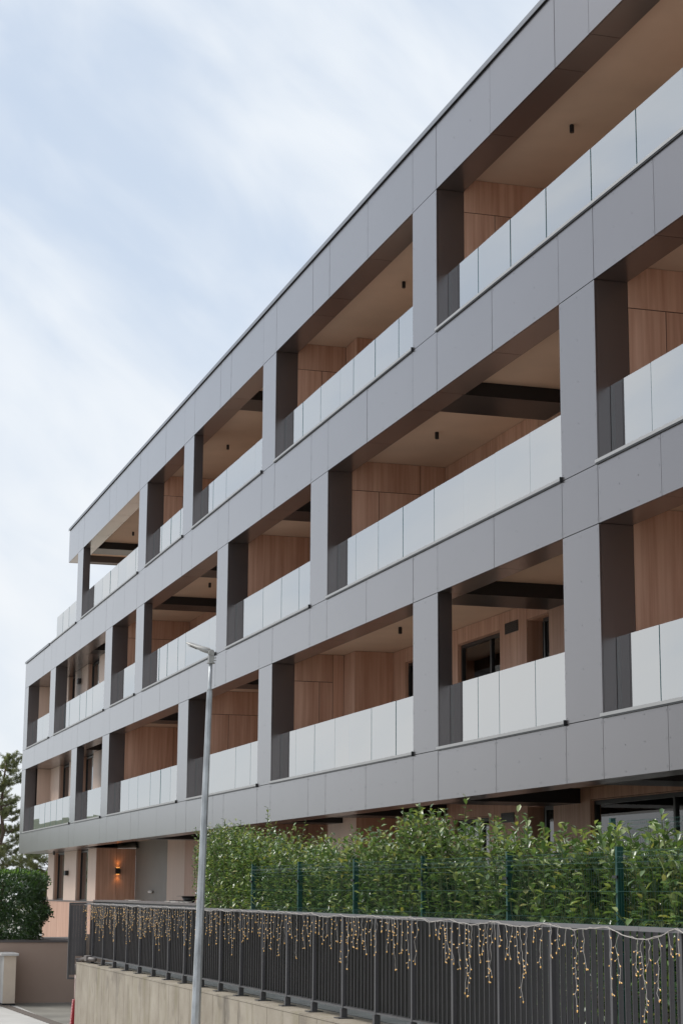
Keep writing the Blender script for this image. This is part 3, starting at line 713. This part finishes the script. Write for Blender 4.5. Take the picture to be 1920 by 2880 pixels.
# ------------------------------------------------------------------ green mesh fence
def mesh_fence(name, label, x0, n, y, z0, z1, span=2.5, posts=True):
    t = thing(name, label, 'mesh fence')
    pm = MB(); pm.box(-.02, .02, -.03, .03, z0, z1+.035); pmm = pm.mesh('post', M['green'])
    for i in range(n+1): link_mesh('post', pmm, t, (x0+i*span, y, 0))
    wm = MB(); r = .0015
    folds = [z1-.10, z1-.62, z1-1.14]
    def zy(): # profile of a vertical wire, with v-folds
        P_ = [(z1+.0, 0)]
        for zf in folds:
            P_ += [(zf+.05, 0), (zf, -.045), (zf-.05, 0)]
        P_.append((z0+.05, 0)); return P_
    prof_ = zy()
    for k in range(int(span/.05)-1):
        x = .05+k*.05; wm.tube([(x, dy, z) for z, dy in prof_], r, 3, caps=False)
    hz = [z1-.01, z1-.05, z1-.15]+[z for zf in folds for z in (zf, )]+[z1-.34, z1-.57, z1-.67, z1-.86, z1-1.09, z1-1.19, z1-1.4]
    for z in hz:
        dy = -.045 if z in folds else 0
        wm.tube([(.03, dy-.005, z), (span-.03, dy-.005, z)], r*1.15, 3, caps=False)
    wmm = wm.mesh('wire_mesh', M['green'])
    for i in range(n): link_mesh('wire_mesh', wmm, t, (x0+i*span, y-.034, 0), kind='stuff')
    cl = MB(); cl.box(-.045, .045, -.05, -.031, -.012, .012); clm = cl.mesh('clip', M['black'])
    for i in range(n+1):
        for z in (z1-.22, z1-.9): link_mesh('clip', clm, t, (x0+i*span, y, z))
    return t
GZ = EYE+.36
mesh_fence('green_mesh_fence', 'low green welded mesh fence with posts in front of the laurel hedge', -27.568, 6, -2.65, WT, GZ)
mesh_fence('green_mesh_fence', 'taller green mesh fence rising behind the laurel hedge at far right', -18.95, 3, -.9, WT, EYE+.76)

# ------------------------------------------------------------------ leaves
LEAF = np.array([(0, 0, 0), (-.36, .32, .05), (0, .3, -.03), (.36, .32, .05), (-.5, .70, .05), (0, .68, -.05), (.5, .70, .05), (0, 1.0, -.12)])
LF = np.array([(0, 2, 1, -1), (0, 3, 2, -1), (1, 2, 5, 4), (2, 3, 6, 5), (4, 5, 7, -1), (5, 6, 7, -1)])
def leaf_cloud(pos, direc, nrm, length, width, mats):
    """numpy: one leaf (6 faces) per row; returns vertex array and faces"""
    n = len(pos); d = direc/np.linalg.norm(direc, axis=1)[:, None]
    s = np.cross(d, nrm); s /= np.linalg.norm(s, axis=1)[:, None]+1e-9; u = np.cross(s, d)
    V = (pos[:, None, :]+LEAF[None, :, 0, None]*s[:, None, :]*width[:, None, None]+LEAF[None, :, 1, None]*d[:, None, :]*length[:, None, None]
         + LEAF[None, :, 2, None]*u[:, None, :]*length[:, None, None])
    return V.reshape(-1, 3)
def foliage_mesh(name, pos, direc, nrm, length, width, mi, mats):
    V = leaf_cloud(pos, direc, nrm, length, width, mats); n = len(pos)
    loops = []; starts = []; tot = []
    tri = [f for f in LF]
    fl_ = np.concatenate([f[f >= 0] for f in tri]); ct = np.array([(f >= 0).sum() for f in tri])
    off = (np.arange(n)*8)[:, None]; lv = (fl_[None, :]+off).ravel()
    counts = np.tile(ct, n); st = np.concatenate([[0], np.cumsum(counts)[:-1]])
    me = bpy.data.meshes.new(name); me.vertices.add(len(V)); me.vertices.foreach_set('co', V.astype('f').ravel())
    me.loops.add(len(lv)); me.loops.foreach_set('vertex_index', lv.astype('i'))
    me.polygons.add(len(counts)); me.polygons.foreach_set('loop_start', st.astype('i')); me.polygons.foreach_set('loop_total', counts.astype('i'))
    for mt in mats: me.materials.append(mt)
    me.polygons.foreach_set('material_index', np.repeat(mi, len(tri)).astype('i'))
    me.polygons.foreach_set('use_smooth', np.ones(len(counts), bool))
    me.update(calc_edges=True); me.validate(); return me

# laurel hedge: upright shoots with spiralling leaves
hx = np.array([-32.8, -31.99, -29.56, -28.46, -27.44, -26.25, -24.75, -23.96, -22.51, -21.69, -20.61, -20.04, -19.5, -18.86, -18.62, -18.15, -17.97, -17.36, -16.84, -16.24, -15.78, -15.08, -14.53, -12])
hz = np.array([.9, 1.03, 1.0, .93, .74, .71, .65, .57, .68, .76, .87, .92, .66, .44, .18, .18, .52, .61, .55, .60, .49, .56, .53, .5])+EYE
Xs, Ys, Zt, Zb = [], [], [], []
ns_ = 2700
for i in range(ns_):
    x = -12.2-19.5*rng.random()**.8; y = rng.uniform(-2.58, -1.55) if rng.random() < .55 else rng.uniform(-2.66, -2.4)
    zt = np.interp(x, hx, hz)
    zt += rng.choice([0, -.08, -.18, -.30, -.45, -.75, -1.0], p=[.12, .16, .17, .17, .16, .12, .10])+rng.normal(0, .04) + .055*math.sin(x*5.1)+.05*math.sin(x*11.7+1)+(rng.uniform(.08, .24) if rng.random() < .045 else 0)
    if y > -1.9: zt -= .1
    Xs.append(x); Ys.append(y); Zt.append(zt); Zb.append(max(WT+.05, zt-rng.uniform(.5, 1.1)))
pos, dr_, nr, ln__, wd__, mi__ = [], [], [], [], [], []
stems = MB(); 
for i in range(ns_):
    x, y, zt, zb = Xs[i], Ys[i], Zt[i], Zb[i]; lean = rng.normal(0, .10, 2); lean[1] -= .05; n_ = int((zt-zb)/.036)
    near = x > -22
    if near or i % 3 == 0: stems.tube([(x-lean[0]*.5, y-lean[1]*.5, zb), (x+lean[0]*.5, y+lean[1]*.5, zt+.01)], [.007, .0035], 3, caps=False)
    a = rng.uniform(0, 6.28)
    for k in range(n_):
        t = k/max(1, n_-1); z = zb+(zt-zb)*t; a += 2.4
        tip = t > .8
        el = rng.normal(.45 if t > .9 else (.7 if tip else .32), .33) if not (t < .3) else rng.normal(.1, .5)
        pos.append((x+lean[0]*(t-.5), y+lean[1]*(t-.5), z)); dr_.append((math.cos(a)*math.cos(el), math.sin(a)*math.cos(el), math.sin(el)))
        nr.append((-math.cos(a)*math.sin(el)+rng.normal(0, .25), -math.sin(a)*math.sin(el)+rng.normal(0, .25), math.cos(el)+.45))
        s = rng.uniform(.72, 1.12)*(.8 if t > .93 else 1)*np.interp(x, [-31, -24, -16], [.66, .78, 1.0]); ln__.append(.115*s); wd__.append(.060*s*rng.uniform(.85, 1.1))
        r_ = rng.random(); mi__.append(2 if (tip and r_ < .25) or r_ < .07 else (3 if r_ > .965 else (1 if r_ < .45 else 0)))
pos, dr_, nr, ln__, wd__, mi__ = map(np.array, (pos, dr_, nr, ln__, wd__, mi__))
hedge = thing('laurel_hedge', 'tall glossy cherry laurel hedge with uneven shoots behind the low green mesh fence', 'hedge', (-22, -2.1, WT))
# the 300 leaves that show largest are parts, the rest one mass
camd = np.linalg.norm(pos-np.array([0, -9.714, EYE]), axis=1)
inview = (pos[:, 2] > EYE-.1) & (pos[:, 1] < -2.2) & (pos[:, 0] < -14.2)
order = np.where(inview)[0][np.argsort(camd[inview])]
big = order[::6][:300]; mask = np.ones(len(pos), bool); mask[big] = False
LM = [M['leafA'], M['leafB'], M['leafC'], M['leafD']]
fo = link_mesh('foliage', foliage_mesh('foliage', pos[mask], dr_[mask], nr[mask], ln__[mask], wd__[mask], mi__[mask], LM), hedge, (22, 2.1, -WT), kind='stuff')
variants = [foliage_mesh('leaf', np.zeros((1, 3)), np.array([[0, 1., 0]]), np.array([[0, 0, 1.]]), np.array([.118]), np.array([.05]), np.array([k]), LM) for k in range(4)]
for i in big:
    d = Vector(dr_[i]).normalized(); s = d.cross(Vector(nr[i])).normalized(); u = s.cross(d)
    o = link_mesh('leaf', variants[mi__[i]], hedge); mm = Matrix((s, d, u)).transposed().to_4x4(); mm.translation = Vector(pos[i])-Vector((-22, -2.1, WT)); o.matrix_local = mm
link_mesh('stems', stems.mesh('stems', M['stem']), hedge, (22, 2.1, -WT), kind='stuff')
box('shade_core', M['soil'], -32.2+22, -12.2+22, -1.75+2.1, -1.5+2.1, 0, EYE+.15-WT, hedge, kind='stuff') if False else None

# clipped dark hedge at left on the brown wall
def blob_hedge(name, label, x0, x1, y0, y1, z0, z1, n, L_=.075):
    t = thing(name, label, 'hedge', ((x0+x1)/2, (y0+y1)/2, z0))
    c = np.array([(x0+x1)/2, (y0+y1)/2, (z0+z1)/2]); h = np.array([(x1-x0)/2, (y1-y0)/2, (z1-z0)/2])
    p = rng.normal(0, 1, (n, 3)); p /= (np.abs(p)**5).sum(1)[:, None]**(1/5)
    rr = rng.uniform(.80, 1.0, n)**.5
    bumpy = 1+.05*np.sin(p[:, 1]*9+p[:, 2]*7)+.05*np.sin(p[:, 0]*8-p[:, 2]*11)
    P_ = c+p*h*(rr*bumpy)[:, None]; P_ += rng.normal(0, .02, P_.shape)
    dirs = p*.6+rng.normal(0, .6, p.shape)+np.array([0, 0, .35]); nr_ = p+rng.normal(0, .35, p.shape)
    lens = rng.uniform(.7, 1.25, n)*L_
    keep = P_[:, 2] > z0-.05
    tipm = (P_[:, 2] > z1-.12)
    mi_ = np.where(rng.random(n) < .28, 1, 0); mi_ = np.where(tipm & (rng.random(n) < .4), 2, mi_)
    me = foliage_mesh('foliage', P_[keep]-np.array(t.location), dirs[keep], nr_[keep], lens[keep], lens[keep]*.45, mi_[keep], [M['boxA'], M['boxB'], M['boxC']])
    link_mesh('foliage', me, t, kind='stuff')
    # woody core
    m_ = MB(); 
    for k in range(10):
        a, b = rng.uniform(-.7, .7, 2); m_.tube([(a*h[0], b*h[1], 0), (a*h[0]*1.1, b*h[1]*1.1, (z1-z0)*.85)], [.03, .01], 5)
    m_.build('trunk', M['bark'], t); return t
blob_hedge('clipped_hedge', 'dense dark green clipped hedge on top of the brown wall at far left', -57.5, -54.3, -6.6, -1.66, EYE-1.42, EYE+.52, 42000, .095)

# brown ramp wall, low garden wall with pillar
rwl = thing('ramp_wall', 'plain brown rendered wall beside the driveway below the dark hedge', 'wall')
box('wall', M['ramp'], -58, -54.22, -9, 1.0, -1.1, EYE-1.43, rwl); box('wall_cap', M['rampcap'], -58.03, -54.19, -9, 1.02, EYE-1.428, EYE-1.37, rwl)
gw = thing('garden_wall', 'pale low garden wall end with a white stone cap at the left edge', 'wall')
gy = -2.70
MB().box(-54.1, -53.0, gy-.32, gy-.0, -.02, 1.30).build('wall', M['creamwall'], gw)
MB().box(-54.1, -53.02, gy-.334, gy-.322, 0, 1.30).build('render_face', M['palewall'], gw)
MB().box(-54.15, -52.92, gy-.42, gy+.06, 1.302, 1.37).build('cap_stone', M['stone'], gw, bevel=.01)
MB().box(-54.1, -52.985, gy-.335, gy+.012, -.01, .055).build('plinth', M['black'], gw)

# ------------------------------------------------------------------ pines behind the left end
def pine(name, label, x, y, h, cr, seed, nb=60, lean=(0, 0), z0=0, zmin=.12):
    r_ = np.random.default_rng(seed); t = thing(name, label, 'tree', (x, y, z0))
    top = Vector((lean[0], lean[1], h))
    tr = [Vector((0, 0, -1.0))]+[Vector((lean[0]*k/8+r_.normal(0, .06), lean[1]*k/8+r_.normal(0, .06), h*k/8)) for k in range(1, 8)]+[top]
    MB().tube(tr, [.16*(1-k/9)+.015 for k in range(9)], 8).build('trunk', M['bark'], t, smooth=True)
    br = MB(); tips = []
    for i in range(nb):
        f = zmin+(1-zmin)*(i+r_.random())/nb; z = h*f; k = min(7, int(f*8)); c = tr[k].lerp(tr[k+1], f*8-k)
        ln_ = cr*(1-f)**.55*r_.uniform(.55, 1.1)+.25; a = r_.uniform(0, 6.28); dr = Vector((math.cos(a), math.sin(a), 0)); P_ = [c]
        for s in range(1, 5):
            q = c+dr*ln_*s/4+Vector((0, 0, ln_*(-.10*s/4+.40*(s/4)**2)+r_.normal(0, .04))); P_.append(q)
        br.tube(P_, [.035*(1-f*.6), .025, .018, .012, .006], 4, caps=False)
        nt_ = 5+int(ln_*7)
        for s in range(nt_):
            u_ = r_.uniform(.25, 1.0); ii = min(3, int(u_*4)); b0 = P_[ii].lerp(P_[ii+1], u_*4-ii)
            d = (dr*r_.uniform(.2, 1)+Vector((r_.normal(0, .6), r_.normal(0, .6), r_.uniform(.1, .8)))).normalized(); e_ = b0+d*r_.uniform(.15, .4)
            br.tube([b0, e_], [.006, .003], 3, caps=False); tips.append((b0, e_))
        tips.append((P_[3], P_[4]))
    br.build('branch', M['bark'], t, kind='stuff')
    pos, dd = [], []
    for a, b in tips:
        d = (b-a).normalized()
        for k in range(46):
            u_ = r_.uniform(.25, 1.03); p = a.lerp(b, u_); v = Vector(r_.normal(0, 1, 3)).normalized(); dv = (d*.75+v).normalized()
            pos.append(p); dd.append(dv)
    pos = np.array(pos); dd = np.array(dd); n = len(pos)
    me = foliage_mesh('needles', pos, dd, r_.normal(0, 1, (n, 3)), r_.uniform(.09, .15, n), np.full(n, .013), (r_.random(n) < .35).astype(int), [M['needle'], M['needleB']])
    link_mesh('needles', me, t, kind='stuff')
pine('pine_tree', 'tall loose pine tree beyond the left end of the building', -86.0, .3, EYE+5.75, 2.1, 3, 92, (.1, .6), zmin=.1)
pine('pine_tree', 'broad lower pine tree behind the far overhang, darker and fuller', -90.5, 3.6, EYE+2.9, 3.0, 5, 84, (0, .2), zmin=.08)
pine('pine_tree', 'bushy pine tree at the left picture edge beside the tallest pine', -91.0, -1.4, EYE+3.8, 2.6, 11, 76, (.1, .2), zmin=.1)
